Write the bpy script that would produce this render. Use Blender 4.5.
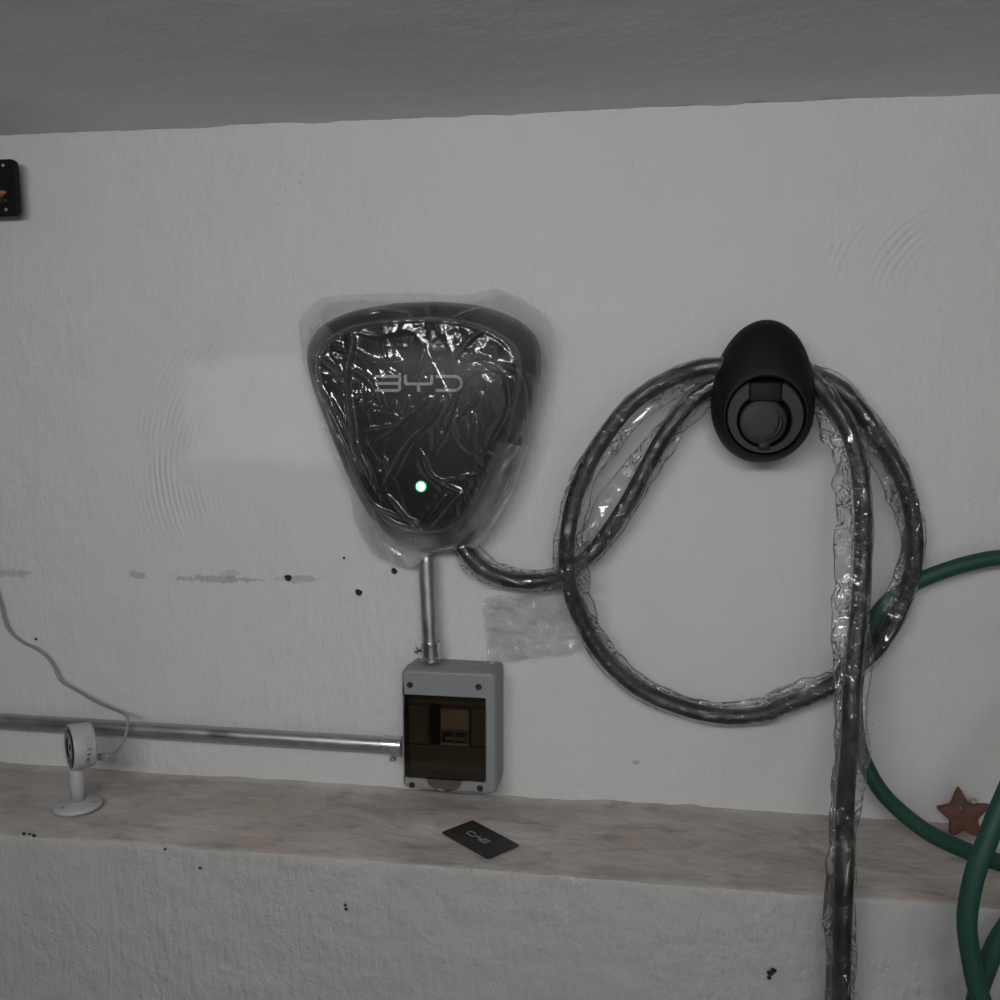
import bpy, bmesh, math, random
import numpy as np
from math import radians, cos, sin, pi, sqrt
from mathutils import Vector, Matrix
random.seed(7); rng = np.random.RandomState(11)
sc = bpy.context.scene
for o in list(bpy.data.objects): bpy.data.objects.remove(o)
COL = sc.collection

# ------------------------------------------------------------------ camera
F, DIST, EYE = 950.0, 1.3, 1.65
PITCH, YAW = radians(6.84), radians(8.5)
cam = bpy.data.objects.new('camera', bpy.data.cameras.new('camera')); COL.objects.link(cam)
cam.location = (0, -DIST, EYE); cam.rotation_euler = (pi/2-PITCH, 0, YAW)
cam.data.sensor_width = 36; cam.data.lens = 36*F/1000; cam.data.clip_start = .02
sc.camera = cam
sc.cycles.transparent_max_bounces = 20
# ------------------------------------------------------------------ exposure, world, lights
sc.view_settings.view_transform = 'Standard'; sc.view_settings.look = 'None'
sc.view_settings.gamma = 1; sc.view_settings.use_curve_mapping = False
sc.view_settings.exposure = 0.0
w = bpy.data.worlds.new('world'); sc.world = w; w.use_nodes = True
w.node_tree.nodes['Background'].inputs[0].default_value = (.62, .68, .74, 1)
w.node_tree.nodes['Background'].inputs[1].default_value = .6
def area(name, loc, target, sx, sy, power, col):
    l = bpy.data.lights.new(name, 'AREA'); l.shape = 'RECTANGLE'; l.size = sx; l.size_y = sy
    l.energy = power; l.color = col
    o = bpy.data.objects.new(name, l); COL.objects.link(o); o.location = loc
    o.rotation_euler = (Vector(target)-Vector(loc)).to_track_quat('-Z', 'Y').to_euler()
    return o
# daylight of the open garage door behind the camera, and the fluorescent tube under the ceiling
DOOR = area('door_daylight', (1.45, -4.5, 1.42), (.2, 0, 1.6), 1.3, .9, 8, (.99, 1, .99))
TUBE = area('tube_light', (-.20, -1.72, 1.94), (-.15, -.2, 1.62), 1.1, .09, 11.4, (1, .995, .985))
GOBO = area('gobo_lamp', (-5.0, -4.9, 1.66), (-.2, 0, 1.62), .015, .015, 34, (.95, .98, 1))  # added pinpoint lamp, shines through the slit to throw a patch of light

# ------------------------------------------------------------------ projection onto real planes
FW = np.array([-sin(YAW)*cos(PITCH), cos(YAW)*cos(PITCH), -sin(PITCH)])
RT = np.array([cos(YAW), sin(YAW), 0]); UP = np.cross(RT, FW); CO = np.array([0, -DIST, EYE])
def P(x, y, off=0.0):                 # point seen at pixel x,y lying `off` metres in front of the wall
    d = FW*F + RT*(x-500) + UP*(500-y)
    return CO + d*((-off-CO[1])/d[1])
def H(x, y, z):                       # point seen at pixel x,y lying at height z
    d = FW*F + RT*(x-500) + UP*(500-y)
    return CO + d*((z-CO[2])/d[2])
PX = DIST/F                           # metres per pixel at the wall

# ------------------------------------------------------------------ helpers
def link(name, me, mat, parent=None, smooth=True):
    o = bpy.data.objects.new(name, me); COL.objects.link(o)
    if mat: me.materials.append(mat)
    if smooth: me.polygons.foreach_set('use_smooth', [True]*len(me.polygons))
    if parent is not None:
        L = Vector((0, 0, 0)); p = parent
        while p: L += p.location; p = p.parent
        me.transform(Matrix.Translation(-L)); o.parent = parent
    return o
def mesh(name, v, f, mat, parent=None, smooth=True):
    me = bpy.data.meshes.new(name); me.from_pydata([tuple(map(float, q)) for q in v], [], [tuple(map(int, q)) for q in f]); me.update()
    bm = bmesh.new(); bm.from_mesh(me); bmesh.ops.recalc_face_normals(bm, faces=bm.faces); bm.to_mesh(me); bm.free()
    return link(name, me, mat, parent, smooth)
def fin(name, bm, mat, parent=None, smooth=False):
    me = bpy.data.meshes.new(name); bmesh.ops.recalc_face_normals(bm, faces=bm.faces)
    bm.to_mesh(me); bm.free(); return link(name, me, mat, parent, smooth)
def thing(name, loc, label, cat, group=None):
    o = bpy.data.objects.new(name, None); COL.objects.link(o); o.location = loc; o.empty_display_size = .03
    tag(o, label, cat, group); return o
def tag(o, label, cat, group=None):
    o['label'] = label; o['category'] = cat
    if group: o['group'] = group
    return o
def center(o):                         # put the origin of a single-mesh thing at its geometry
    n = len(o.data.vertices); a = np.empty(n*3); o.data.vertices.foreach_get('co', a); a = a.reshape(-1, 3)
    c = Vector(((a[:, 0].min()+a[:, 0].max())/2, (a[:, 1].min()+a[:, 1].max())/2, a[:, 2].min()))
    o.data.transform(Matrix.Translation(-c)); o.location = c; return o
def rings(rs, close0=True, close1=True):   # loft of closed rings -> verts, faces
    v = []; f = []; n = len(rs[0])
    for r in rs: v += list(r)
    for i in range(len(rs)-1):
        for j in range(n):
            k = (j+1) % n; f.append((i*n+j, i*n+k, (i+1)*n+k, (i+1)*n+j))
    if close0: c = len(v); v.append(np.mean(rs[0], axis=0)); f += [(c, (j+1) % n, j) for j in range(n)]
    if close1: c = len(v); b = (len(rs)-1)*n; v.append(np.mean(rs[-1], axis=0)); f += [(c, b+j, b+(j+1) % n) for j in range(n)]
    return v, f
def box_bm(bm, c, s, rot=None, bev=0.0, seg=2):
    g = bmesh.ops.create_cube(bm, size=1); vs = g['verts']
    m = Matrix.Translation(Vector(c)) @ (rot.to_4x4() if rot else Matrix()) @ Matrix.Diagonal((*s, 1))
    bmesh.ops.transform(bm, matrix=m, verts=vs)
    if bev: bmesh.ops.bevel(bm, geom=list({e for q in vs for e in q.link_edges}), offset=bev, segments=seg, profile=.5, affect='EDGES')
def axis_rot(d): return Vector(d).normalized().to_track_quat('Z', 'Y').to_matrix()
def lathe(prof, base, d, n=32):        # prof: (radius, distance along d)
    R = np.array(axis_rot(d)); base = np.array(base); rs = []
    for r, h in prof:
        rs.append([base + R @ np.array([r*cos(2*pi*k/n), r*sin(2*pi*k/n), h]) for k in range(n)])
    return rings(rs)
def crom(pts, step):                   # Catmull-Rom through rows of any width, resampled evenly on xyz
    p = np.array(pts, float); out = []
    q = np.vstack([2*p[0]-p[1], p, 2*p[-1]-p[-2]])
    for i in range(1, len(q)-2):
        m = 24
        for k in range(m):
            t = k/m
            out.append(.5*((2*q[i]) + (-q[i-1]+q[i+1])*t + (2*q[i-1]-5*q[i]+4*q[i+1]-q[i+2])*t*t + (-q[i-1]+3*q[i]-3*q[i+1]+q[i+2])*t**3))
    out.append(q[-2]); out = np.array(out)
    s = np.concatenate([[0], np.cumsum(np.linalg.norm(np.diff(out[:, :3], axis=0), axis=1))])
    u = np.linspace(0, s[-1], max(3, int(s[-1]/step)))
    return np.stack([np.interp(u, s, out[:, c]) for c in range(out.shape[1])], 1), u
def tube(path, r, n=14, cap=True):
    path = np.array(path); t = np.gradient(path, axis=0); t /= np.linalg.norm(t, axis=1)[:, None]
    nrm = np.cross(t[0], [0, 1, .01]); nrm /= np.linalg.norm(nrm); rs = []
    rr = np.broadcast_to(r, (len(path),))
    for i in range(len(path)):
        nrm = nrm - t[i]*nrm.dot(t[i]); nrm /= np.linalg.norm(nrm); b = np.cross(t[i], nrm)
        rs.append([path[i]+rr[i]*(nrm*cos(2*pi*k/n)+b*sin(2*pi*k/n)) for k in range(n)])
    return rings(rs, cap, cap)
_perm = rng.rand(64, 64, 64)
def vnoise(x, y, z=0.0):               # smooth value noise in -1..1
    x, y, z = np.broadcast_arrays(np.asarray(x, float), np.asarray(y, float), np.asarray(z, float))
    xi, yi, zi = np.floor(x).astype(int), np.floor(y).astype(int), np.floor(z).astype(int)
    fx, fy, fz = x-xi, y-yi, z-zi
    fx, fy, fz = [a*a*(3-2*a) for a in (fx, fy, fz)]
    g = lambda a, b, c: _perm[(xi+a) % 64, (yi+b) % 64, (zi+c) % 64]
    L = lambda a, b, t: a+(b-a)*t
    return 2*L(L(L(g(0,0,0), g(1,0,0), fx), L(g(0,1,0), g(1,1,0), fx), fy), L(L(g(0,0,1), g(1,0,1), fx), L(g(0,1,1), g(1,1,1), fx), fy), fz)-1
def fbm(x, y, z=0.0, o=4):
    s = 0; a = 1
    for k in range(o): s = s+a*vnoise(x*2**k+7*k, y*2**k+3*k, z); a *= .5
    return s/2
def ridged(x, y, z=0.0): return 1-np.abs(vnoise(x, y, z))*2

# ------------------------------------------------------------------ materials
def M(name, col, rough=.5, metal=0, spec=.5):
    m = bpy.data.materials.new(name); m.use_nodes = True; b = m.node_tree.nodes['Principled BSDF']
    b.inputs['Base Color'].default_value = (*col, 1); b.inputs['Roughness'].default_value = rough
    b.inputs['Metallic'].default_value = metal; b.inputs['Specular IOR Level'].default_value = spec
    return m
class N:
    def __init__(s, m): s.t = m.node_tree; s.b = s.t.nodes.get('Principled BSDF')
    def a(s, ty, **k):
        n = s.t.nodes.new(ty)
        for q, v in k.items():
            if q[0] == 'i': n.inputs[int(q[1:])].default_value = v
            else: setattr(n, q, v)
        return n
    def l(s, a, b): s.t.links.new(a, b)
    def math(s, op, a, b=None, c=None, clamp=False):
        n = s.t.nodes.new('ShaderNodeMath'); n.operation = op; n.use_clamp = clamp
        for i, v in enumerate((a, b, c)):
            if v is None: continue
            if isinstance(v, (int, float)): n.inputs[i].default_value = v
            else: s.l(v, n.inputs[i])
        return n.outputs[0]
    def noise(s, vec, scale, detail=4, rough=.5):
        n = s.a('ShaderNodeTexNoise'); n.inputs['Scale'].default_value = scale; n.inputs['Detail'].default_value = detail
        n.inputs['Roughness'].default_value = rough
        if vec is not None: s.l(vec, n.inputs['Vector'])
        return n.outputs[0]
    def ramp(s, f, *st):
        n = s.a('ShaderNodeValToRGB'); e = n.color_ramp.elements
        while len(e) < len(st): e.new(.5)
        for i, (p, c) in enumerate(st): e[i].position = p; e[i].color = c if len(c) == 4 else (*c, 1)
        s.l(f, n.inputs[0]); return n.outputs[0]
    def mix(s, f, a, b):
        n = s.a('ShaderNodeMix'); n.data_type = 'RGBA'
        if isinstance(f, (int, float)): n.inputs[0].default_value = f
        else: s.l(f, n.inputs[0])
        for i, v in ((6, a), (7, b)):
            if isinstance(v, tuple): n.inputs[i].default_value = (*v, 1)
            else: s.l(v, n.inputs[i])
        return n.outputs[2]
    def bump(s, h, strength, dist, nrm=None):
        n = s.a('ShaderNodeBump'); n.inputs['Strength'].default_value = strength; n.inputs['Distance'].default_value = dist
        s.l(h, n.inputs['Height'])
        if nrm is not None: s.l(nrm, n.inputs['Normal'])
        return n.outputs[0]

def plaster(name, base, warm, arcs=(), stains=(), bumpd=.0036, grey=.5, rough=.62):
    m = M(name, base, rough, 0, .3); n = N(m); tc = n.a('ShaderNodeTexCoord').outputs['Object']
    sep = n.a('ShaderNodeSeparateXYZ'); n.l(tc, sep.inputs[0]); X, Y, Zz = sep.outputs
    big = n.noise(tc, 2.2, 3); mid = n.noise(tc, 14, 4)
    c = n.mix(n.math('MULTIPLY', big, .8, clamp=True), base, warm)
    c = n.mix(n.math('MULTIPLY_ADD', mid, .5, -.2, clamp=True), c, tuple(q*.9 for q in base))
    sp = n.noise(tc, 160, 2)
    c = n.mix(n.ramp(sp, (.70, (0, 0, 0)), (.78, (grey, grey, grey))), c, tuple(q*.55 for q in base))
    for (sx, sz, rx, rz, k) in stains:
        dx = n.math('DIVIDE', n.math('SUBTRACT', X, sx), rx); dz = n.math('DIVIDE', n.math('SUBTRACT', Zz, sz), rz)
        d = n.math('SQRT', n.math('ADD', n.math('MULTIPLY', dx, dx), n.math('MULTIPLY', dz, dz)))
        d = n.math('ADD', d, n.math('MULTIPLY_ADD', n.noise(tc, 75, 5, .7), 3.2, -1.6))
        f = n.math('MULTIPLY', n.math('MULTIPLY_ADD', d, -4, 4, clamp=True), k)
        c = n.mix(f, c, (base[0]*.42, base[1]*.41, base[2]*.40))
    n.l(c, n.b.inputs['Base Color'])
    # relief: brushed vertical streaks, lumps, grains, trowel sweeps
    mp = n.a('ShaderNodeMapping'); mp.inputs['Scale'].default_value = (1, 1, .28); n.l(tc, mp.inputs[0])
    streak = n.noise(mp.outputs[0], 95, 3, .6)
    lump = n.noise(tc, 28, 5, .6); 
    vor = n.a('ShaderNodeTexVoronoi'); vor.inputs['Scale'].default_value = 75; n.l(tc, vor.inputs['Vector'])
    grain = n.math('MULTIPLY', n.math('MULTIPLY_ADD', vor.outputs[0], -5, 1, clamp=True), n.math('MULTIPLY_ADD', n.noise(tc, 9, 2), 6, -3.1, clamp=True))
    h = n.math('ADD', n.math('MULTIPLY', streak, .75), n.math('MULTIPLY', lump, 1.3))
    h = n.math('ADD', h, n.math('MULTIPLY', grain, .6))
    for (ax, az, r0, wd, dirx, dirz, per, k) in arcs:
        dx = n.math('SUBTRACT', X, ax); dz = n.math('SUBTRACT', Zz, az)
        d = n.math('SQRT', n.math('ADD', n.math('MULTIPLY', dx, dx), n.math('MULTIPLY', dz, dz)))
        ang = n.math('DIVIDE', n.math('ADD', n.math('MULTIPLY', dx, dirx), n.math('MULTIPLY', dz, dirz)), d)
        mk = n.math('MULTIPLY', n.math('MULTIPLY_ADD', n.math('ABSOLUTE', n.math('SUBTRACT', d, r0)), -1/wd, 1, clamp=True),
                    n.math('MULTIPLY_ADD', ang, 4, -3.0, clamp=True))
        mk = n.math('MULTIPLY', mk, n.math('MULTIPLY_ADD', n.noise(tc, 14, 3), 5, -1.9, clamp=True))
        wv = n.math('SINE', n.math('MULTIPLY', n.math('ADD', d, n.math('MULTIPLY', n.noise(tc, 6, 2), .02)), 2*pi/per))
        h = n.math('ADD', h, n.math('MULTIPLY', n.math('MULTIPLY', wv, mk), k*1.5))
    patchy = n.math('MULTIPLY_ADD', n.noise(tc, 3.5, 3), 4, -1.4, clamp=True)
    h = n.math('MULTIPLY', h, n.math('MULTIPLY_ADD', patchy, .75, .25))
    n.l(n.bump(h, .8, bumpd), n.b.inputs['Normal'])
    return m
def galvanised(name, col=(.50, .51, .52), r=.38):
    m = M(name, col, r, 1); n = N(m); tc = n.a('ShaderNodeTexCoord').outputs['Object']
    k = n.noise(tc, 60, 4); n.l(n.mix(k, tuple(q*.75 for q in col), tuple(q*1.15 for q in col)), n.b.inputs['Base Color'])
    n.l(n.ramp(n.noise(tc, 30, 3), (.3, (r*.8,)*3), (.7, (r*1.3,)*3)), n.b.inputs['Roughness']); return m
def plastic(name, col, r=.5, fine=400, spec=.5, bd=.0003):
    m = M(name, col, r, 0, spec); n = N(m); tc = n.a('ShaderNodeTexCoord').outputs['Object']
    n.l(n.mix(n.noise(tc, 25, 3), tuple(q*.9 for q in col), tuple(q*1.1 for q in col)), n.b.inputs['Base Color'])
    n.l(n.bump(n.noise(tc, fine, 2), .4, bd), n.b.inputs['Normal']); return m
def film(name, milk=.10, scale=70, tint=(.93, .93, .92), gloss=1.0, rough=.12, bd=.004, stretch=(1, 1, 1), attr=False, cap=.35):
    m = bpy.data.materials.new(name); m.use_nodes = True; t = m.node_tree; t.nodes.clear(); n = N(m)
    out = n.a('ShaderNodeOutputMaterial'); tc = n.a('ShaderNodeTexCoord').outputs['Object']
    mp = n.a('ShaderNodeMapping'); mp.inputs['Scale'].default_value = stretch; n.l(tc, mp.inputs[0])
    # crumpled relief: sharp valleys of folded noise
    nz = n.a('ShaderNodeTexNoise'); nz.inputs['Scale'].default_value = scale; nz.inputs['Detail'].default_value = 2.5
    nz.inputs['Distortion'].default_value = .8; n.l(mp.outputs[0], nz.inputs['Vector'])
    rid = n.math('ABSOLUTE', n.math('MULTIPLY_ADD', nz.outputs[0], 2, -1))
    amt = n.math('MULTIPLY_ADD', n.noise(tc, scale*.25, 2), 3, -1.1, clamp=True)
    nr = n.bump(n.math('MULTIPLY', rid, amt), 1.0, bd)
    tr = n.a('ShaderNodeBsdfTransparent'); tr.inputs[0].default_value = (*tint, 1)
    df = n.a('ShaderNodeBsdfDiffuse'); df.inputs[0].default_value = (.62, .62, .62, 1); n.l(nr, df.inputs['Normal'])
    tl = n.a('ShaderNodeBsdfTranslucent'); tl.inputs[0].default_value = (.62, .62, .62, 1)
    md = n.a('ShaderNodeMixShader'); md.inputs[0].default_value = .25; n.l(df.outputs[0], md.inputs[1]); n.l(tl.outputs[0], md.inputs[2])
    m1 = n.a('ShaderNodeMixShader'); mk = n.math('MULTIPLY_ADD', n.noise(tc, 18, 3), milk*.9, milk*.45) if attr else n.math('MULTIPLY_ADD', n.math('MULTIPLY_ADD', n.noise(tc, 45, 3), 5, -2.0, clamp=True), milk*1.1, milk*.3)
    if attr:
        at = n.a('ShaderNodeAttribute'); at.attribute_name = 'fold'; mk = n.math('ADD', mk, at.outputs['Fac'], clamp=True)
    n.l(mk, m1.inputs[0])
    n.l(tr.outputs[0], m1.inputs[1]); n.l(md.outputs[0], m1.inputs[2])
    gl = n.a('ShaderNodeBsdfGlossy'); gl.inputs['Roughness'].default_value = rough; gl.inputs[0].default_value = (1, 1, 1, 1); n.l(nr, gl.inputs['Normal'])
    fr = n.a('ShaderNodeFresnel'); fr.inputs[0].default_value = 1.45; n.l(nr, fr.inputs['Normal'])
    m2 = n.a('ShaderNodeMixShader'); n.l(n.math('MINIMUM', n.math('MULTIPLY', fr.outputs[0], gloss), cap), m2.inputs[0])
    n.l(m1.outputs[0], m2.inputs[1]); n.l(gl.outputs[0], m2.inputs[2]); n.l(m2.outputs[0], out.inputs[0]); return m

ws = lambda x, y: P(x, y, 0)
def stain(x, y, rx, ry, k): p = ws(x, y); return (p[0], p[2], rx*PX, ry*PX, k)
def arc(cx, cy, r, wd, ang, per, k): p = ws(cx, cy); return (p[0], p[2], r*PX, wd*PX, cos(radians(ang)), sin(radians(ang)), per*PX, k)
m_wall = plaster('white_wall_paint', (.605, .605, .602), (.578, .576, .568),
    arcs=[arc(330, 480, 165, 60, 160, 6, .38), arc(350, 470, 215, 45, 165, 6.5, .32), arc(965, 300, 80, 28, 135, 7, .22),
          arc(960, 300, 115, 26, 140, 7, .15), arc(760, 260, 95, 16, 120, 9, .35)],
    stains=[stain(215, 579, 48, 4, .55), stain(137, 575, 12, 5, .5), stain(300, 579, 28, 4, .45), stain(12, 573, 22, 5, .45), stain(230, 574, 12, 5, .35),
            stain(636, 762, 5, 3, .6)])
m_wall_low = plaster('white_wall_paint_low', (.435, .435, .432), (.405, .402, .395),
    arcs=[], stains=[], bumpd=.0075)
m_ceil = plaster('grey_ceiling_paint', (.74, .75, .75), (.72, .73, .72), arcs=[], stains=[], bumpd=.0016, grey=.3)
m_room = plaster('room_paint', (.5, .5, .5), (.46, .46, .45))
m_floor = plaster('concrete_floor', (.22, .215, .21), (.26, .25, .24))
def ledge_mat():
    m = M('bare_mortar', (.3, .28, .26), .8, 0, .2); n = N(m); tc = n.a('ShaderNodeTexCoord').outputs['Object']
    mp = n.a('ShaderNodeMapping'); mp.inputs['Scale'].default_value = (.6, 1, 1); n.l(tc, mp.inputs[0])
    c = n.mix(n.ramp(n.noise(mp.outputs[0], 13, 6, .65), (.35, (0,)*3), (.65, (1,)*3)), (.39, .355, .33), (.53, .492, .46))
    c = n.mix(n.ramp(n.noise(mp.outputs[0], 34, 4), (.56, (0,)*3), (.70, (.6,)*3)), c, (.28, .225, .21))
    c = n.mix(n.ramp(n.noise(tc, 6, 3), (.55, (0,)*3), (.7, (.5,)*3)), c, (.50, .405, .36))
    n.l(c, n.b.inputs['Base Color'])
    n.l(n.bump(n.math('ADD', n.noise(mp.outputs[0], 45, 5, .65), n.noise(tc, 8, 2)), .8, .005), n.b.inputs['Normal']); return m
m_ledge = ledge_mat()
m_galv = galvanised('galvanised_steel'); m_steel = galvanised('bright_steel', (.66, .67, .68), .25)
m_housing = plastic('black_textured_plastic', (.006, .0062, .007), .42, spec=.35)
m_panel = plastic('glossy_black_panel', (.004, .0045, .005), .36, 30, .25, .0002)
m_logo = M('grey_print', (.30, .31, .31), .45)
m_hold = plastic('matt_black_plastic', (.0045, .0045, .0048), .6, 500, .22)
m_hold_face = plastic('charcoal_plastic', (.014, .0145, .016), .5, spec=.3)
m_cap = plastic('dark_grey_cap', (.020, .023, .023), .55, spec=.3)
m_cable = plastic('black_rubber', (.009, .009, .0095), .5, 300, .35)
m_boxg = plastic('grey_enclosure_plastic', (.23, .232, .238), .5, 350)
m_boxd = plastic('dark_grey_interior', (.15, .145, .14), .6)
m_brk = plastic('breaker_plastic', (.42, .37, .33), .5); m_black = plastic('plain_black', (.01, .01, .01), .5)
m_green = plastic('green_hose_rubber', (.013, .058, .041), .55, 120, .35, .0008)
m_white = plastic('white_gloss_plastic', (.42, .42, .43), .4, 200); m_greyw = plastic('pale_grey_cable', (.24, .24, .235), .5)
m_lens = plastic('black_glass', (.012, .012, .014), .12); m_ink = M('dark_ink', (.05, .05, .05), .6)
m_card = plastic('black_card', (.014, .014, .015), .42, 200); m_orange = M('orange_red_lens', (.26, .07, .035), .4)
def star_mat():
    m = M('rusty_terracotta', (.2, .08, .05), .7); n = N(m); tc = n.a('ShaderNodeTexCoord').outputs['Object']
    n.l(n.mix(n.noise(tc, 90, 5), (.085, .038, .027), (.16, .07, .05)), n.b.inputs['Base Color'])
    n.l(n.bump(n.noise(tc, 160, 4), .6, .001), n.b.inputs['Normal']); return m
m_star = star_mat()
m_film = film('clear_charger_film', .028, 34, (.90, .90, .90), 1.0, .10, .0026, (1, 1, .45), True)
m_sleeve = film('clear_cable_film', .04, 70, (.965, .965, .965), 1.7, .09, .009, cap=.8)
m_scrap = film('clear_bag_film', .10, 22, (.92, .905, .905), 1.4, .06, .0024, cap=.7)
def smoked():
    m = bpy.data.materials.new('smoked_brown_plastic'); m.use_nodes = True; t = m.node_tree; t.nodes.clear(); n = N(m)
    out = n.a('ShaderNodeOutputMaterial'); tr = n.a('ShaderNodeBsdfTransparent'); tr.inputs[0].default_value = (.62, .575, .51, 1)
    gl = n.a('ShaderNodeBsdfGlossy'); gl.inputs['Roughness'].default_value = .08
    fr = n.a('ShaderNodeFresnel'); fr.inputs[0].default_value = 1.45
    mx = n.a('ShaderNodeMixShader'); n.l(fr.outputs[0], mx.inputs[0]); n.l(tr.outputs[0], mx.inputs[1]); n.l(gl.outputs[0], mx.inputs[2])
    n.l(mx.outputs[0], out.inputs[0]); return m
m_smoke = smoked()
def emit(name, col, k):
    m = M(name, col, .4); b = m.node_tree.nodes['Principled BSDF']; b.inputs['Emission Color'].default_value = (*col, 1)
    b.inputs['Emission Strength'].default_value = k; return m
m_led = emit('led_core', (.55, 1, .75), 1.6); m_ledr = emit('led_glow', (.0, .55, .20), .35)

# ------------------------------------------------------------------ the setting
ZC, ZL, LY = 2.008, 1.060, .210        # ceiling height, ledge height, ledge depth
def struct(o): o['kind'] = 'structure'; return o
def sheet(name, us, vs, fn, mat):      # grid surface fn(u,v)->(x,y,z)
    U, V = np.meshgrid(us, vs, indexing='ij'); X, Y, Zz = fn(U, V); nu, nv = U.shape
    v = np.stack([X.ravel(), Y.ravel(), Zz.ravel()], 1)
    i = np.arange(nu*nv).reshape(nu, nv)
    f = np.stack([i[:-1, :-1].ravel(), i[1:, :-1].ravel(), i[1:, 1:].ravel(), i[:-1, 1:].ravel()], 1)
    return mesh(name, v, f, mat)
def span(a, b, c, d, fine, coarse):    # fine spacing only where the photograph looks
    return np.concatenate([np.arange(a, b, coarse), np.arange(b, c, fine), np.arange(c, d+coarse*.5, coarse)])
xs = span(-3, -1.15, .75, 2.2, .006, .12)
wb = struct(sheet('wall_back', xs, np.concatenate([np.arange(1.0, ZC-.004, .006), [ZC-.001, ZC+.02]]),
    lambda U, V: (U, -(.0022*fbm(U*5, V*5, 1)+.0012*fbm(U*26, V*16, 4) + .004*np.exp(-((V-ZC)/.004)**2)*(fbm(U*30, V*0, 9)+.3)), V), m_wall))
ce = struct(sheet('ceiling', xs, np.concatenate([np.arange(-5.0, -1.2, .2), np.arange(-1.2, .03, .008)]),
    lambda U, V: (U, V, ZC+.0022*fbm(U*6, V*6, 3)+.003*np.exp(-(V/.01)**2)*fbm(U*22, V*0, 5)), m_ceil))
def edge(U): return .004*fbm(U*9, U*0, 2)+.0022*fbm(U*45, U*0, 6)
def ledge_fn(U, V):                    # V 0..1 from the wall to the front edge
    Y = -(V*(LY+.003+edge(U)))
    return U, Y, ZL+.0035*fbm(U*7, V*3, 8)+.0015*fbm(U*40, V*12, 5)-.004*np.clip((V-.95)/.05, 0, 1)**2+.004*np.clip((.06-V)/.06, 0, 1)**2
struct(sheet('trim_1', xs, np.concatenate([np.linspace(-.05, .9, 26), np.linspace(.915, 1, 8)]), ledge_fn, m_ledge))
def low_fn(U, V):                      # V: distance down from the ledge edge
    r = .001; Y = -(LY+.003+edge(U)*np.exp(-V/.05) - r*np.clip(1-V/r, 0, 1)**2 + .003*fbm(U*6, V*6, 2)*np.clip(V/.03, 0, 1)+.0014*fbm(U*28, V*20, 7))
    return U, Y, ZL-.002-V+.0035*fbm(U*7, 3+0*V, 8)*np.exp(-V/.05)
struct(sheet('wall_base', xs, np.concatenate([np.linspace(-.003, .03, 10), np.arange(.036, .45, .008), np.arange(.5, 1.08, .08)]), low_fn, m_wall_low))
def slab(name, c, s, mat):
    bm = bmesh.new(); box_bm(bm, c, s); return struct(fin(name, bm, mat))
slab('floor', (-.4, -2.4, -.03), (5.4, 5.4, .06), m_floor)
# left wall, with a slit added as a gobo to shape the light patch
bm = bmesh.new(); VY0, VY1, VZ0, VZ1 = -2.96, -2.645, 1.607, 1.674
for c, s in (((-3.05, (VY1+.1)/2, 1), (.1, abs(VY1)+.1, 2.06)), ((-3.05, (-5.05+VY0)/2, 1), (.1, 5.05+VY0, 2.06)),
             ((-3.05, (VY0+VY1)/2, VZ0/2-.015), (.1, VY1-VY0, VZ0+.03)), ((-3.05, (VY0+VY1)/2, (VZ1+2.03)/2), (.1, VY1-VY0, 2.03-VZ1))): box_bm(bm, c, s)
struct(fin('wall_left', bm, m_room))
slab('wall_right', (2.25, -2.45, 1), (.1, 5.2, 2.06), m_room)
bm = bmesh.new()                        # rear wall with the open garage doorway
box_bm(bm, (-1.9, -5.05, 1), (2.3, .1, 2.06)); box_bm(bm, (2.15, -5.05, 1), (.2, .1, 2.06)); box_bm(bm, (.65, -5.05, 1.98), (2.8, .1, .1))
struct(fin('wall_front', bm, m_room))

# drilled holes and the chipped knock in the plaster: parts of their walls
def hole(x, y, r, par, off, k=0):
    c = P(x, y, off); n = 14
    rs = [[c+np.array([rr*cos(a)*(1+.12*sin(3*a+k)), -dd, rr*sin(a)*(1+.12*cos(2*a+k))]) for a in [2*pi*j/n for j in range(n)]]
          for rr, dd in ((r*1.35, .000), (r*1.15, .0012), (r, .0005), (r*.6, .0002))]
    v, f = rings(rs, False, True); return mesh('drill_hole', v, f, m_black, par)
hole(288, 578, 2.9*PX, wb, .002); hole(358.5, 592.5, 2.8*PX, wb, .002, 1); hole(394, 571, 2.4*PX, wb, .002, 2)
WL = [o for o in COL.objects if o.name == 'wall_base'][0]
for i, (x, y, r) in enumerate([(770.5,973,2.6),(773.5,970.5,2.2),(769,977.5,1.6),(345,905,1.1),(346,909,1.3),(200,868,1.2),(24,833.5,1.5),(34,835.5,1.6),(30,834,1.1),(165,849,1.1)]): hole(x, y, r*.85*PX, WL, LY+.007 if y > 860 else LY+.004, i)
hole(344, 558, 1.0*PX, wb, .0015, 3); hole(36, 639, 1.1*PX, wb, .002, 3)

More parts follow.
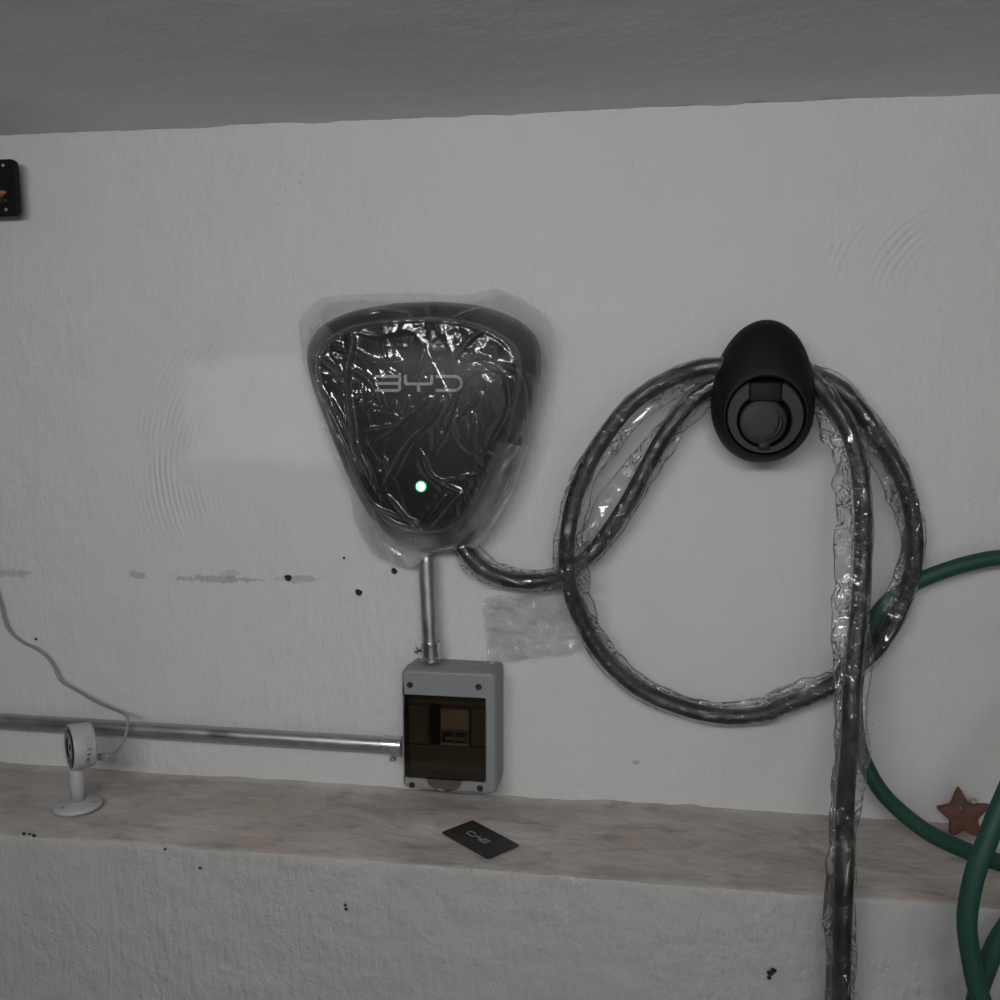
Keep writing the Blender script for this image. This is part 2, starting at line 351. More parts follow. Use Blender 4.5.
# ------------------------------------------------------------------ wall charger
CC = (428, 418)                         # centre of its outline in the photograph
body_px = [(307,347),(314,334),(330,320),(357,309.5),(398,303),(438,301.5),(479,305),(514,317),(534,331),(542,347),(541,374),(534,410),(526,442),(515,472),(500,504),(483,530),(463,545),(438,551),(412,549),(388,535),(366,509),(349,476),(333,436),(318,398),(309,368)]
bag_px = [(303,352),(299,332),(297,322),(306,306),(317,296),(345,293.5),(371,293.5),(425,293),(452,295.5),(474,293.5),(495,287),(520,297.5),(541,312),(553,331),(550,350),(544,376),(537,404),(530,442),(519,474),(506,506),(495,523),(484,541),(474,549),(444,549),(428,555),(417,565),(406,570),(393,567),(368,558),(357,539),(349,517),(351,494),(341,474),(333,452),(324,426),(310,385),(301,358)]
NT = 540; TH = np.linspace(0, 2*pi, NT, endpoint=False)
c0 = P(*CC, .055)
def polar(px, off, smooth=0):
    p = np.array([P(x, y, off) for x, y in px]); p = np.vstack([p, p[:1]])
    dense = np.vstack([p[i]+(p[i+1]-p[i])*t for i in range(len(p)-1) for t in [np.linspace(0, 1, 20, endpoint=False)[:, None]]])
    a = np.arctan2(dense[:, 2]-c0[2], dense[:, 0]-c0[0]) % (2*pi); r = np.hypot(dense[:, 2]-c0[2], dense[:, 0]-c0[0])
    o = np.argsort(a); R = np.interp(TH, a[o], r[o], period=2*pi)
    for _ in range(smooth): R = (np.roll(R, 1)+R*2+np.roll(R, -1))/4
    return R
RB = polar(body_px, .055, 60)
def front(s): return .055+.048*np.sqrt(np.clip(1-np.clip(s, 0, 1)**5, 0, 1))
def ring_at(s, off): return np.stack([c0[0]+RB*s*np.cos(TH), np.full(NT, -off), c0[2]+RB*s*np.sin(TH)], 1)
ch = thing('wall_charger', (c0[0], 0, c0[2]-.17), 'black shield-shaped wall charger with pale lettering and a lit green light, inside clear film', 'charger')
v, f = rings([ring_at(s, o)[::3] for s, o in ([(.86, -.002), (.93, .012), (.985, .035)] + [(s, front(s)) for s in (1, .995, .98, .96, .93, .90, .87, .84)] + [(.825, front(.82)-.003), (.80, front(.8)-.003), (.4, .098)])], True, True)
mesh('housing', v, f, m_housing, ch)
v, f = rings([ring_at(s, o)[::3] for s, o in ((.78, .094), (.812, .096), (.814, front(.81)+.0005), (.805, front(.8)+.0022), (.78, front(.78)+.003), (.6, .1055), (.4, .107), (.2, .1078), (.08, .108))], False, True)
panel = mesh('front_panel', v, f, m_panel, ch)
def stroke(pl, w):                     # 2D polyline -> ribbon outline
    p = np.array(pl, float); d = np.gradient(p, axis=0); L = []; R = []
    for i in range(len(p)):
        a = p[i]-p[max(i-1, 0)]; b = p[min(i+1, len(p)-1)]-p[i]
        a = a/np.linalg.norm(a) if np.linalg.norm(a) > 0 else b/np.linalg.norm(b); b = b/np.linalg.norm(b) if np.linalg.norm(b) > 0 else a
        m = a+b; m /= np.linalg.norm(m); nn = np.array([-m[1], m[0]]); k = w/2/max(.5, nn.dot(np.array([-b[1], b[0]])))
        L.append(p[i]+nn*k); R.append(p[i]-nn*k)
    return L, R
def corner(cx, cy, r, a0, a1, n=6): return [(cx+r*cos(radians(a0+(a1-a0)*k/n)), cy+r*sin(radians(a0+(a1-a0)*k/n))) for k in range(n+1)]
# letters in units: x 0..~10, y 0..6.2 (y up), stroke 1.05
LET = {'B': [[(0, 5.7)]+corner(8.6, 5.0, .7, 90, 0)[0:]+[(9.3, 4.0)]+corner(8.3, 4.0, 1.0, 0, -60)[1:], [(0, 3.1)]+[(8.2, 3.1)]+corner(8.3, 2.2, .95, 85, 0)+corner(8.3, 1.5, 1.0, 0, -90)+[(0, .5)]],
       'Y': [[(.5, 6.2), (.5, 3.6)]+corner(1.2, 3.6, .7, 180, 270)+[(5.0, 2.9)], [(9.9, 6.2), (9.9, 3.6)]+corner(9.2, 3.6, .7, 0, -90)+[(5.2, 2.9)], [(5.2, 3.4), (5.2, 0)]],
       'D': [[(0, 5.7), (6.8, 5.7)]+corner(6.8, 3.1, 2.6, 90, -90, 14)+[(0, .5)]]}
def letter(ch_, fn, w, th, mat, par, nrm):
    v = []; f = []
    for pl in LET[ch_]:
        q = []
        for a, b in zip(pl[:-1], pl[1:]):
            m = max(1, int(np.hypot(b[0]-a[0], b[1]-a[1])/1.0))
            q += [(a[0]+(b[0]-a[0])*k/m, a[1]+(b[1]-a[1])*k/m) for k in range(m)]
        q.append(pl[-1]); q = [q[0]]+[b for a, b in zip(q, q[1:]) if np.hypot(b[0]-a[0], b[1]-a[1]) > 1e-4]
        L, R = stroke(q, w); b0 = len(v); n = len(L)
        for k in range(n):
            pl_, pr_ = fn(*L[k]), fn(*R[k]); v += [pl_, pr_, pl_+nrm*th, pr_+nrm*th]
        for k in range(n-1):
            i = b0+4*k; j = i+4; f += [(i+2, i+3, j+3, j+2), (i, i+2, j+2, j), (i+1, j+1, j+3, i+3), (i, j, j+1, i+1)]
        f += [(b0, b0+1, b0+3, b0+2), (b0+4*n-4, b0+4*n-2, b0+4*n-1, b0+4*n-3)]
    return mesh('letter', v, f, mat, par, False)
def panel_y(x, z):
    a = math.atan2(z-c0[2], x-c0[0]) % (2*pi); s = math.hypot(x-c0[0], z-c0[2])/RB[int(a/(2*pi)*NT) % NT]
    return np.interp(s, (.08, .2, .4, .6, .78), (.108, .1078, .107, .1055, front(.78)+.003))
for k, x0, x1 in (('B', 375.3, 401.5), ('Y', 404.2, 433.2), ('D', 436, 463)):
    wu = {'B': 9.8, 'Y': 10.4, 'D': 9.9}[k]
    def fn(a, b, x0=x0, x1=x1, wu=wu):
        q = P(x0+(x1-x0)*a/wu, 391.8-b/6.2*16.8, .107); return np.array([q[0], -(panel_y(q[0], q[2])+.0002), q[2]])
    letter(k, fn, 1.05, .0007, m_logo, panel, np.array([0, -1, 0]))
pl = P(421, 486.5, .107); pl[1] = -panel_y(pl[0], pl[2])-.0002
v, f = lathe([(.0078, 0), (.0078, .0008), (.0066, .0012), (.0062, .0008)], pl, (0, -1, 0)); mesh('glow_ring', v, f, m_ledr, ch)  # emissive ring added as the green glow around the status light
v, f = lathe([(.0062, 0), (.0060, .0015), (.004, .0024), (.001, .0027)], pl, (0, -1, 0)); mesh('status_light', v, f, m_led, ch)

# clear film bag over the charger
RG = polar(bag_px, .055, 3)
NR = 190; tt = np.linspace(.004, 1, NR)
A, T = np.meshgrid(np.arange(NT), tt, indexing='ij'); R = RG[A]*T; s = R/RB[A]
GX = c0[0]+R*np.cos(TH[A]); GZ = c0[2]+R*np.sin(TH[A])
base = np.where(s < 1, front(s)+.0045, .0595-.10*(s-1))
base = np.where(s < .83, np.maximum(base, .1105), base)
for _ in range(10):
    base[:, 1:-1] = (base[:, :-2]+2*base[:, 1:-1]+base[:, 2:])/4
Z1 = lambda pts: [(290+x/3.7, 280+y/3.7) for x, y in pts]
creases = [
 ([(490,90),(515,150),(520,210)],1.2,1),([(522,130),(562,205)],1,1),([(510,230),(485,330),(440,420)],.7,1.5),([(590,145),(650,118),(705,98)],1.3,1),([(630,275),(680,215),(752,172)],1.5,1),
 ([(610,300),(640,250)],.7,1),([(640,240),(740,320),(830,350)],.6,.8),([(575,415),(545,490),(500,540),(430,610),(330,795)],1.3,1.5),([(735,332),(690,335),(640,385),(600,490),(560,610)],1.5,1.1),([(712,422),(690,450),(650,478),(632,515)],1.5,.9),
 ([(680,490),(686,560)],.9,.8),([(445,430),(412,520)],1.2,.9),([(530,435),(470,480),(420,525)],1,1),([(340,430),(362,498)],1,.9),([(235,330),(300,370),(335,430),(352,490)],1.2,1.1),([(395,440),(362,500)],.9,1),
 ([(220,150),(240,230),(222,330),(222,420),(245,600),(290,760)],1.8,1.3),([(170,250),(215,268)],1,.8),([(60,270),(150,310),(205,390)],1.2,1.3),([(120,300),(235,370)],.8,1),([(110,380),(190,540),(285,750)],1.5,1.3),([(75,330),(150,520),(220,640)],1.1,1.2),
 ([(160,430),(240,600),(330,800)],1.2,1.2),([(780,312),(848,345),(868,430),(862,540),(800,640)],1.9,1),([(795,350),(812,400),(812,480),(770,570),(718,640)],1.6,1),([(845,330),(890,380),(880,500)],1.2,1.2),([(820,480),(850,600),(790,700),(760,780)],1.3,1.2),
 ([(490,630),(515,700),(560,745),(640,785)],1.5,.9),([(560,745),(640,735),(690,712)],1,.9),([(600,765),(560,820),(500,895)],.9,1),([(310,820),(380,900),(460,930),(500,945)],1.3,1.2),([(365,790),(420,860),(505,950)],1.2,1),
 ([(330,840),(420,880),(480,890)],1,.9),([(350,870),(400,930)],1.2,.9),([(640,780),(570,860),(500,945)],1.3,1.2),([(352,650),(366,712)],1.2,.8),([(600,945),(655,885)],1.1,.8),([(660,960),(740,860),(820,700)],1,1.6),
 ([(260,290),(350,310),(430,300)],.4,1.5),([(240,140),(330,110),(470,130)],.9,1.2),([(130,210),(140,260),(90,300)],1,1),([(280,560),(420,540)],.5,1.3),([(300,610),(380,560),(460,480)],.6,1.3),([(240,800),(290,900),(350,960)],1.3,1.5),([(290,820),(330,930),(340,990)],1.2,1.3),
 ([(660,300),(700,288),(745,292)],1,.8),([(600,470),(560,560),(545,640)],1,1),([(40,160),(90,130),(130,190)],1,1.2),([(60,100),(110,160)],.8,1),([(880,100),(800,60),(740,60)],.5,1.6)]
disp = np.zeros_like(GX)
for pts, hgt, wd in creases:
    q = [P(x, y, .10) for x, y in Z1(pts)]; q, _ = crom(q, .006) if len(q) > 2 else (np.array(q), 0)
    best = np.full(GX.shape, 9.); tb = np.zeros(GX.shape); n = len(q)-1; cum = 0
    side = np.zeros(GX.shape)
    for i in range(n):
        a = q[i][[0, 2]]; b = q[i+1][[0, 2]]; d = b-a; L2 = d.dot(d)+1e-12
        t = np.clip(((GX-a[0])*d[0]+(GZ-a[1])*d[1])/L2, 0, 1); dx = GX-a[0]-t*d[0]; dz = GZ-a[1]-t*d[1]
        dd = np.hypot(dx, dz); m = dd < best; best = np.where(m, dd, best); tb = np.where(m, (i+t)/n, tb)
        side = np.where(m, np.sign(dx*d[1]-dz*d[0]), side)
    env = np.clip(np.sin(pi*np.clip(tb, .02, .98))*1.6, 0, 1)
    wq = .0023*wd*(1+.4*vnoise(tb*7, hgt*9)); 
    disp += hgt*env*(.0030*np.exp(-np.abs(best/wq)**1.3) - .0007*np.exp(-(best/(wq*3.5))**2)*(side > 0))
u_, v_ = GX*cos(.5)+GZ*sin(.5), -GX*sin(.5)+GZ*cos(.5)
wr = .0016*np.clip(ridged(u_*40+vnoise(GX*15, GZ*15)*1.5, v_*16, 3)-.55, 0, 1)*2 + .0018*fbm(GX*22, GZ*14, 5, 3)
wr2 = .0010*np.clip(ridged(GX*90+2*vnoise(GX*30, GZ*30, 2), GZ*45, 6)-.5, 0, 1)*np.clip(s*1.8-.7, 0, 1)
fl = np.clip((s-.98)/.05, 0, 1)
disp = disp*1.6*(1-.3*fl)+wr*(.30+3.2*fl)+wr2*.75*np.clip(.5+fbm(GX*14, GZ*14, 21)*3, 0, 1)
disp *= np.clip(T*8, 0, 1)*.0+1
Yf = -(np.maximum(base+disp, np.where(s < .83, .1095, np.where(s < 1, front(s)+.0015, 0))))
Yf = np.minimum(Yf, -.012)
v = np.stack([GX.ravel(), Yf.ravel(), GZ.ravel()], 1); idx = np.arange(NT*NR).reshape(NT, NR); ix2 = np.roll(idx, -1, 0)
f = np.stack([idx[:, :-1].ravel(), idx[:, 1:].ravel(), ix2[:, 1:].ravel(), ix2[:, :-1].ravel()], 1)
f = np.vstack([f, ]).tolist(); cidx = len(v); v = np.vstack([v, [c0[0], -.1125, c0[2]]]); f += [(cidx, int(idx[i, 0]), int(ix2[i, 0])) for i in range(NT)]
bag = mesh('protective_film', v, f, m_film); center(bag)
th_ = np.degrees(TH[A]); sst = lambda a, b, x: np.clip((x-a)/(b-a), 0, 1)**2*(3-2*np.clip((x-a)/(b-a), 0, 1))
lft = sst(.74, .98, s)*np.where((th_ > 136) & (th_ < 266), 1, .25)*(.55+.45*fbm(GX*30, GZ*9, 12)*2)
rgt = sst(.72, .98, s)*np.where((th_ >= 266) & (th_ < 345), 1, 0)*(.5+.5*fbm(GX*24, GZ*10, 14)*2)
fold = .60*np.clip(lft, 0, 1.3)+.42*np.clip(rgt, 0, 1.2)+.09*np.clip(disp/.0055, 0, 1)**1.5+.10*sst(.99, 1.03, s)
fold = np.concatenate([fold.ravel(), [0.02]]).astype(np.float32)
bag.data.attributes.new('fold', 'FLOAT', 'POINT').data.foreach_set('value', fold)
tag(bag, 'crumpled clear plastic film bag pulled over the black shield-shaped charger', 'plastic film')

# ------------------------------------------------------------------ cable holder with socket
ho_px = [(767,319.5),(757,321),(747,326),(732,340),(719,363),(713,390),(712,408),(715,430),(727,449),(741,459),(759,462),(781,458),(799,446),(810,430),(813.5,410),(813,379),(806,352),(793,331),(781,322.5)]
HN = 96; ang = np.linspace(0, 2*pi, HN, endpoint=False)
def closed(px, off, n=HN):
    q = np.array([P(x, y, off) for x, y in px]); q = np.vstack([q[-2:], q, q[:3]])
    out = []
    m = len(px)
    for k in range(n):
        t = k/n*m; i = int(t)+2; t -= int(t); a, b, c, d = q[i-1], q[i], q[i+1], q[i+2]
        out.append(.5*((2*b)+(-a+c)*t+(2*a-5*b+4*c-d)*t*t+(-a+3*b-3*c+d)*t**3))
    return np.array(out)
oc = P(763, 391, .06)
def egg(px, off):
    q = np.array([P(x, y, off) for x, y in px]); q = np.vstack([q, q[:1]])
    dn = np.vstack([q[i]+(q[i+1]-q[i])*np.linspace(0, 1, 20, endpoint=False)[:, None] for i in range(len(q)-1)])
    a = np.arctan2(dn[:, 2]-oc[2], dn[:, 0]-oc[0]) % (2*pi); r = np.hypot(dn[:, 2]-oc[2], dn[:, 0]-oc[0]); o = np.argsort(a)
    r = np.interp(ang, a[o], r[o], period=2*pi)
    for _ in range(14): r = (np.roll(r, 1)+2*r+np.roll(r, -1))/4
    return np.stack([oc[0]+1.005*r*np.cos(ang), np.full(HN, -off), oc[2]+1.022*r*np.sin(ang)], 1)
O = egg(ho_px, .06)
sc_ = P(765.5, 416, .10); a0 = np.arctan2(O[:, 2]-oc[2], O[:, 0]-oc[0])
# directions of the socket circle follow the outline so the hood lofts without twisting
SR = 38.5*PX*.925
def circ(r, off, c=None): c = sc_ if c is None else c; return np.stack([c[0]+r*np.cos(a0), np.full(HN, -off), c[2]+r*np.sin(a0)], 1)
def blend(t, off):
    C_ = circ(SR, .1); q = O*(1-t)+C_*t; q[:, 1] = -off; return q
def shr(k, off): q = oc+(O-oc)*k; q[:, 1] = -off; return q
ho = thing('cable_holder', (oc[0], 0, oc[2]-.09), 'matt black egg-shaped wall holder with a round covered socket, cable coil hanging from it', 'cable holder')
v, f = rings([shr(.90, -.002), shr(.97, .012), shr(1, .052), shr(.998, .062), blend(.06, .071), blend(.14, .079), blend(.35, .088), blend(.6, .096), blend(.85, .102), blend(.97, .1045), circ(SR*.985, .104), circ(SR*.97, .098), circ(SR*.965, .075)], True, True)
mesh('holder_body', v, f, m_hold, ho)
ring_bm = []
# annular socket face with a notch at the top for the latch
r0, r1 = 25.5*PX*.925, 36.2*PX*.925; yi, vo, fo = .0995, [], []
angs = np.linspace(radians(90+27), radians(90+333), 80); ic = P(764.5, 421, .10)
for k, a in enumerate(angs):
    o_ = np.array([sc_[0]+r1*cos(a), 0, sc_[2]+r1*sin(a)]); i_ = np.array([ic[0]+r0*cos(a), 0, ic[2]+r0*sin(a)])
    for q, yy in ((o_, -.076), (o_, -yi+.001), (o_+(i_-o_)*.1, -yi), (i_+(o_-i_)*.1, -yi), (i_, -yi+.001), (i_, -.076)): vo.append([q[0], yy, q[2]])
for k in range(len(angs)-1):
    for j in range(5): b = 6*k+j; fo.append((b, b+1, b+7, b+6))
fo += [tuple(range(6)), tuple(range(6*len(angs)-6, 6*len(angs)))]
mesh('socket_ring', vo, fo, m_hold_face, ho, False)
bm = bmesh.new(); lc = P(765.5, 392, .099); box_bm(bm, (lc[0], -.0955, lc[2]), (.040, .014, .026), bev=.004, seg=3)
lt = fin('latch_block', bm, m_hold, ho, True)
bm = bmesh.new(); lc2 = P(766, 396, .103); 
for k in (-1, 0, 1): box_bm(bm, (lc2[0]+k*.0035, -.1035, lc2[2]), (.0016, .003, .006), bev=.0004, seg=1)
fin('latch_ribs', bm, m_hold_face, lt)
v, f = lathe([(.0285, .0), (.0285, .020), (.0278, .0225), (.026, .0235), (.012, .0237)], (ic[0]-.0015, -.078, ic[2]-.001), (0, -1, 0), 48)
cap = mesh('socket_cap', v, f, m_cap, ho)
# crescent grip on the cap
pts = [(ic[0]+.0255*cos(a), -.1018, ic[2]+.0255*sin(a)) for a in np.linspace(radians(-75), radians(62), 26)]
rr = .0006+.0026*np.sin(np.linspace(0, pi, 26))
v, f = tube([(ic[0]-.003+.022*cos(a), -.1020, ic[2]-.001+.022*sin(a)) for a in np.linspace(radians(-78), radians(40), 26)], rr, 10); mesh('cap_grip', v, f, m_hold_face, cap)
bm = bmesh.new(); hc = P(764, 446, .1); box_bm(bm, (hc[0], -.098, hc[2]), (.014, .007, .010), bev=.002); box_bm(bm, (hc[0]+.003, -.1025, hc[2]+.001), (.003, .002, .003), bev=.0006)
fin('cap_hinge', bm, m_hold_face, ho, True)
# hook drum on the wall behind it, carrying the coil
v, f = lathe([(.030, 0), (.030, .048)], (oc[0], -.0, P(763, 392, .04)[2]), (0, -1, 0), 32); mesh('coil_drum', v, f, m_hold, ho)

# ------------------------------------------------------------------ charging cable in its film sleeve
#   x, y, off, left film, right film (px beyond the centre line, as travelled)
CB = [(452,530,.045,10,10),(463,546,.045,13,12),(475,562,.045,16,15),(492,574,.043,15,13),(515,581,.042,13,12),(540,581,.042,12,11),(560,576,.044,13,10),(581,563,.046,14,10),(600,543,.046,26,11),(624,508,.046,30,11),(644,472,.046,22,13),(664,436,.046,12,17),(688,404,.046,10,21),(712,386,.046,10,20),
 (738,372,.045,11,12),(765,364,.042,11,12),(792,366,.042,11,12),(816,377,.045,11,14),(839,388,.047,11,16),(860,411,.048,11,20),(881,441,.048,11,22),(900,474,.046,10,20),(911,508,.044,10,16),(915,542,.042,10,13),(911,576,.040,10,15),(898,613,.040,11,18),(881,643,.040,12,16),(864,661,.040,13,15),(835,683,.038,11,16),(805,698,.036,11,19),(780,707,.036,11,18),(764,714,.036,11,15),(720,716,.036,11,14),
 (672,704,.036,11,13),(632,684,.038,11,15),(600,652,.042,11,17),(578,612,.052,10,20),(567,572,.068,12,22),(568,532,.074,13,16),(578,488,.074,13,18),(600,444,.072,11,20),(632,404,.070,10,25),(672,378,.068,10,20),(700,368,.066,10,17),(720,366,.066,10,15),
 (745,361,.060,11,11),(770,359,.056,11,11),(796,367,.058,11,11),(816,384,.066,14,16),(835,407,.074,12,24),(849,432,.078,11,30),(858,462,.082,11,24),(862,500,.086,11,25),(863,537,.090,11,28),(861,592,.098,11,29),(856,643,.108,15,22),(852,689,.125,18,17),(850,743,.160,19,15),(846,790,.205,17,15),(844.5,835,.240,13,16),(844.5,868,.255,13,19),(843,910,.262,14,20),(841.5,955,.266,15,17),(841,1000,.268,16,17),(840,1060,.270,15,15)]
rows = [list(P(x, y, o))+[L*(DIST-o)/F*.95, R_*(DIST-o)/F*.95] for x, y, o, L, R_ in CB]
lp = rows[-1]
for z in (.75, .5, .25, .08): rows.append([lp[0]-.002*z, lp[1]-.01, z, .015, .015])
rows += [[lp[0]+.06, lp[1]-.03, .012, .014, .014], [lp[0]+.3, lp[1]-.08, .0115, .014, .014], [lp[0]+.55, lp[1]-.3, .0115, .014, .014]]
pth, u = crom(rows, .004)
cb = thing('charging_cable', (oc[0], 0, P(763, 716, 0)[2]), 'thick black charging cable in clear film sleeve, hanging in a big ring from the holder', 'cable')
v, f = tube(pth[:, :3], .0103, 16); mesh('cable_sheath', v, f, m_cable, cb)
n = len(pth); t = np.gradient(pth[:, :3], axis=0); t /= np.linalg.norm(t, axis=1)[:, None]
nm = np.array([0, -1., 0]); lat = np.cross(nm, t); lat /= np.linalg.norm(lat, axis=1)[:, None]; nn = np.cross(t, lat)
NS = 30; rs = []
phi = np.linspace(0, 2*pi, NS, endpoint=False)
Lw = pth[:, 3]*(1+.16*vnoise(u*18, 0*u, 1)+.10*vnoise(u*60, 0*u, 2)); Rw = pth[:, 4]*(1+.16*vnoise(u*18, 0*u, 5)+.10*vnoise(u*60, 0*u, 7))
Lw = np.maximum(Lw, .0118); Rw = np.maximum(Rw, .0118)
for i in range(n):
    c_, s_ = np.cos(phi), np.sin(phi)
    lx = np.where(c_ > 0, Lw[i], Rw[i])*np.sign(c_)*np.abs(c_)**.8
    th = np.where(np.abs(lx) < .0108, np.sqrt(np.clip(.0118**2-lx**2, 0, 1)), 0); wd = np.where(c_ > 0, Lw[i], Rw[i])
    th = np.maximum(th, .0045*np.clip(1-(np.abs(lx)/wd)**2, 0, 1)**.5)
    cr = .0045*np.clip(ridged(u[i]*42+1.4*lx*60, phi*2.2/2, 3)-.45, 0, 1)+.0022*np.clip(ridged(u[i]*95-lx*110, phi*1.3, 13)-.3, 0, 1)+.0016*vnoise(u[i]*120, phi*1.6, 8)+.002*vnoise(u[i]*34, phi*1.0, 5)
    th = np.maximum(th+cr*np.clip(1.15-np.abs(lx)/wd, 0, 1)*1.1, th)
    sg = np.sign(s_); curl = .0025*vnoise(u[i]*25, lx*40, 9)*(np.abs(lx) > .011)
    rs.append(pth[i, :3]+lat[i]*lx[:, None]+nn[i]*(th*sg+curl)[:, None])
v, f = rings(rs, False, False); mesh('plastic_sleeve', v, f, m_sleeve, cb)
# strain relief where it leaves the charger
v, f = tube([P(x, y, .045) for x, y in ((449, 524), (455, 533), (461, 542))], [.016, .0155, .013], 20); mesh('cable_gland', v, f, m_housing, ch)

# scrap of clear bag hanging under the cable
def patch(name, c4, nu, nv, amp, mat, seed, fine=1.0):
    U, V = np.meshgrid(np.linspace(0, 1, nu), np.linspace(0, 1, nv), indexing='ij'); a, b, c, d = [np.array(P(*q)) for q in c4]
    Q = (a[None, None]*(1-U)[..., None]+b*U[..., None])*(1-V)[..., None]+(d*(1-U)[..., None]+c*U[..., None])*V[..., None]
    e = .0018*vnoise(U*9, V*9, seed)*(np.abs(U-.5)*2)**4; Q[..., 0] += e; Q[..., 2] += .0018*vnoise(U*8, V*6, seed+3)*(np.abs(V-.5)*2)**4
    Q[..., 1] -= amp*(fbm(U*3, V*3, seed)+.5*np.clip(ridged(U*5+V*2, V*4-U, seed+1)-.6, 0, 1)*2+.35*fine*np.clip(ridged(U*11, V*9+U*3, seed+2)-.6, 0, 1)*2)
    i = np.arange(nu*nv).reshape(nu, nv); f = np.stack([i[:-1, :-1].ravel(), i[1:, :-1].ravel(), i[1:, 1:].ravel(), i[:-1, 1:].ravel()], 1)
    return mesh(name, Q.reshape(-1, 3), f, mat)
o = patch('plastic_bag', [(483,597,.022),(566,586,.026),(583,650,.020),(488,665,.018)], 110, 90, .009, m_scrap, 3, 1.6)
tag(center(o), 'small flat clear plastic bag on the wall under the cable, right of the steel conduit', 'plastic bag')

# ------------------------------------------------------------------ breaker box
BD = .066
def BP(x, y, off=BD): return P(x, y, off)
q4 = [BP(400.5, 670), BP(494.5, 673), BP(497, 793), BP(403, 791)]
xL = (q4[0][0]+q4[3][0])/2; xR = (q4[1][0]+q4[2][0])/2; zT = (q4[0][2]+q4[1][2])/2; zB = max((q4[2][2]+q4[3][2])/2, ZL+.004); 
bw, bh = xR-xL, zT-zB; bc = np.array([(xL+xR)/2, 0, (zT+zB)/2])
bx = thing('breaker_box', (bc[0], 0, zB), 'grey plastic breaker box with a smoked brown window above the ledge', 'electrical box')
WIN = [BP(403.5, 695.5), BP(485.5, 698), BP(485.5, 781), BP(404, 778.5)]
wx0, wx1 = (WIN[0][0]+WIN[3][0])/2, (WIN[1][0]+WIN[2][0])/2; wz1, wz0 = (WIN[0][2]+WIN[1][2])/2, (WIN[2][2]+WIN[3][2])/2
def rrect(x0, x1, z0, z1, r, off, n=6):
    out = []
    for cx, cz, a in ((x1-r, z1-r, 0), (x0+r, z1-r, 90), (x0+r, z0+r, 180), (x1-r, z0+r, 270)):
        out += [np.array([cx+r*cos(radians(a+90*k/n)), -off, cz+r*sin(radians(a+90*k/n))]) for k in range(n+1)]
    return out
BX1 = P(503.5, 720, 0)[0]; BZ1 = P(455, 659.5, 0)[2]
v, f = rings([rrect(xL+.002, BX1, zB+.001, BZ1, .007, .0), rrect(xL+.001, BX1+.001, zB, BZ1+.0025, .007, .036), rrect(xL+.002, BX1-.001, zB+.001, BZ1+.001, .007, .037), rrect(xL+.002, BX1-.001, zB+.001, BZ1+.001, .007, .039)], True, False)
mesh('back_box', v, f, m_boxg, bx, False)
v, f = rings([rrect(xL, xR+.002, zB, zT+.001, .008, .039), rrect(xL, xR+.001, zB, zT, .008, BD-.006), rrect(xL+.002, xR-.002, zB+.002, zT-.002, .007, BD-.001), rrect(xL+.004, xR-.010, zB+.004, zT-.004, .006, BD),
              rrect(wx0-.001, wx1+.001, wz0-.001, wz1+.001, .003, BD), rrect(wx0, wx1, wz0, wz1, .003, BD-.002), rrect(wx0, wx1, wz0, wz1, .003, BD-.03), rrect(wx0+.01, wx1-.01, wz0+.01, wz1-.01, .003, BD-.031)], False, True)
mesh('front_cover', v, f, m_boxg, bx, False)
ww, wh = wx1-wx0, wz1-wz0; wc = ((wx0+wx1)/2, (wz0+wz1)/2)
def inner(name, fx0, fz0, fx1, fz1, o0, o1, mat, par, bev=.0008):      # box placed in window fractions (z from the top)
    bm = bmesh.new(); x0, x1 = wx0+ww*fx0, wx0+ww*fx1; z1, z0 = wz1-wh*fz0, wz1-wh*fz1
    box_bm(bm, ((x0+x1)/2, -(o0+o1)/2, (z0+z1)/2), (x1-x0, o1-o0, z1-z0), bev=bev, seg=2); return fin(name, bm, mat, par)
inner('inner_plate', .01, .01, .99, .99, BD-.0305, BD-.026, m_boxd, bx)
inner('inner_step', .01, .66, .99, .71, BD-.026, BD-.020, m_boxd, bx); inner('inner_step', .01, .10, .99, .15, BD-.026, BD-.020, m_boxd, bx)
br = inner('circuit_breaker', .42, .18, .78, .64, BD-.026, BD-.016, m_boxd, bx); inner('breaker_label', .43, .20, .77, .43, BD-.016, BD-.0152, m_brk, br, .0002)
inner('breaker_label', .43, .60, .77, .635, BD-.016, BD-.0152, m_brk, br, .0002)
for k in (0, 1): inner('switch_lever', .46+.16*k, .47, .57+.16*k, .57, BD-.016, BD-.008, m_black, br, .001)
inner('switch_rail', .50, .50, .74, .54, BD-.008, BD-.006, m_boxg, br, .0005)
inner('blank_plate', .02, .18, .26, .64, BD-.026, BD-.019, m_boxd, bx); inner('blank_plate', .80, .18, .98, .64, BD-.026, BD-.019, m_boxd, bx)
inner('blank_slot', .28, .16, .41, .64, BD-.026, BD-.021, m_black, bx)
# smoked window, slightly bowed, with a half-round thumb tab
dg = bmesh.new(); nz_ = 14; v = []; f = []
prof = [(1-k/nz_, .0005+.0022*sin(pi*k/nz_)) for k in range(nz_+1)]
for fz, b in prof:
    z = wz0+wh*fz; v += [(wx0+.0006, -(BD+b), z), (wx1-.0006, -(BD+b), z), (wx0+.0006, -(BD+b-.0016), z), (wx1-.0006, -(BD+b-.0016), z)]
for k in range(nz_): i = 4*k; f += [(i, i+1, i+5, i+4), (i+2, i+6, i+7, i+3), (i, i+4, i+6, i+2), (i+1, i+3, i+7, i+5)]
f += [(0, 2, 3, 1), (4*nz_, 4*nz_+1, 4*nz_+3, 4*nz_+2)]; dg.free()
wd_ = mesh('smoked_window', v, f, m_smoke, bx, False)
tcx = BP(444.5, 781)[0]; tr_ = 19.5*PX*.93; rs = []
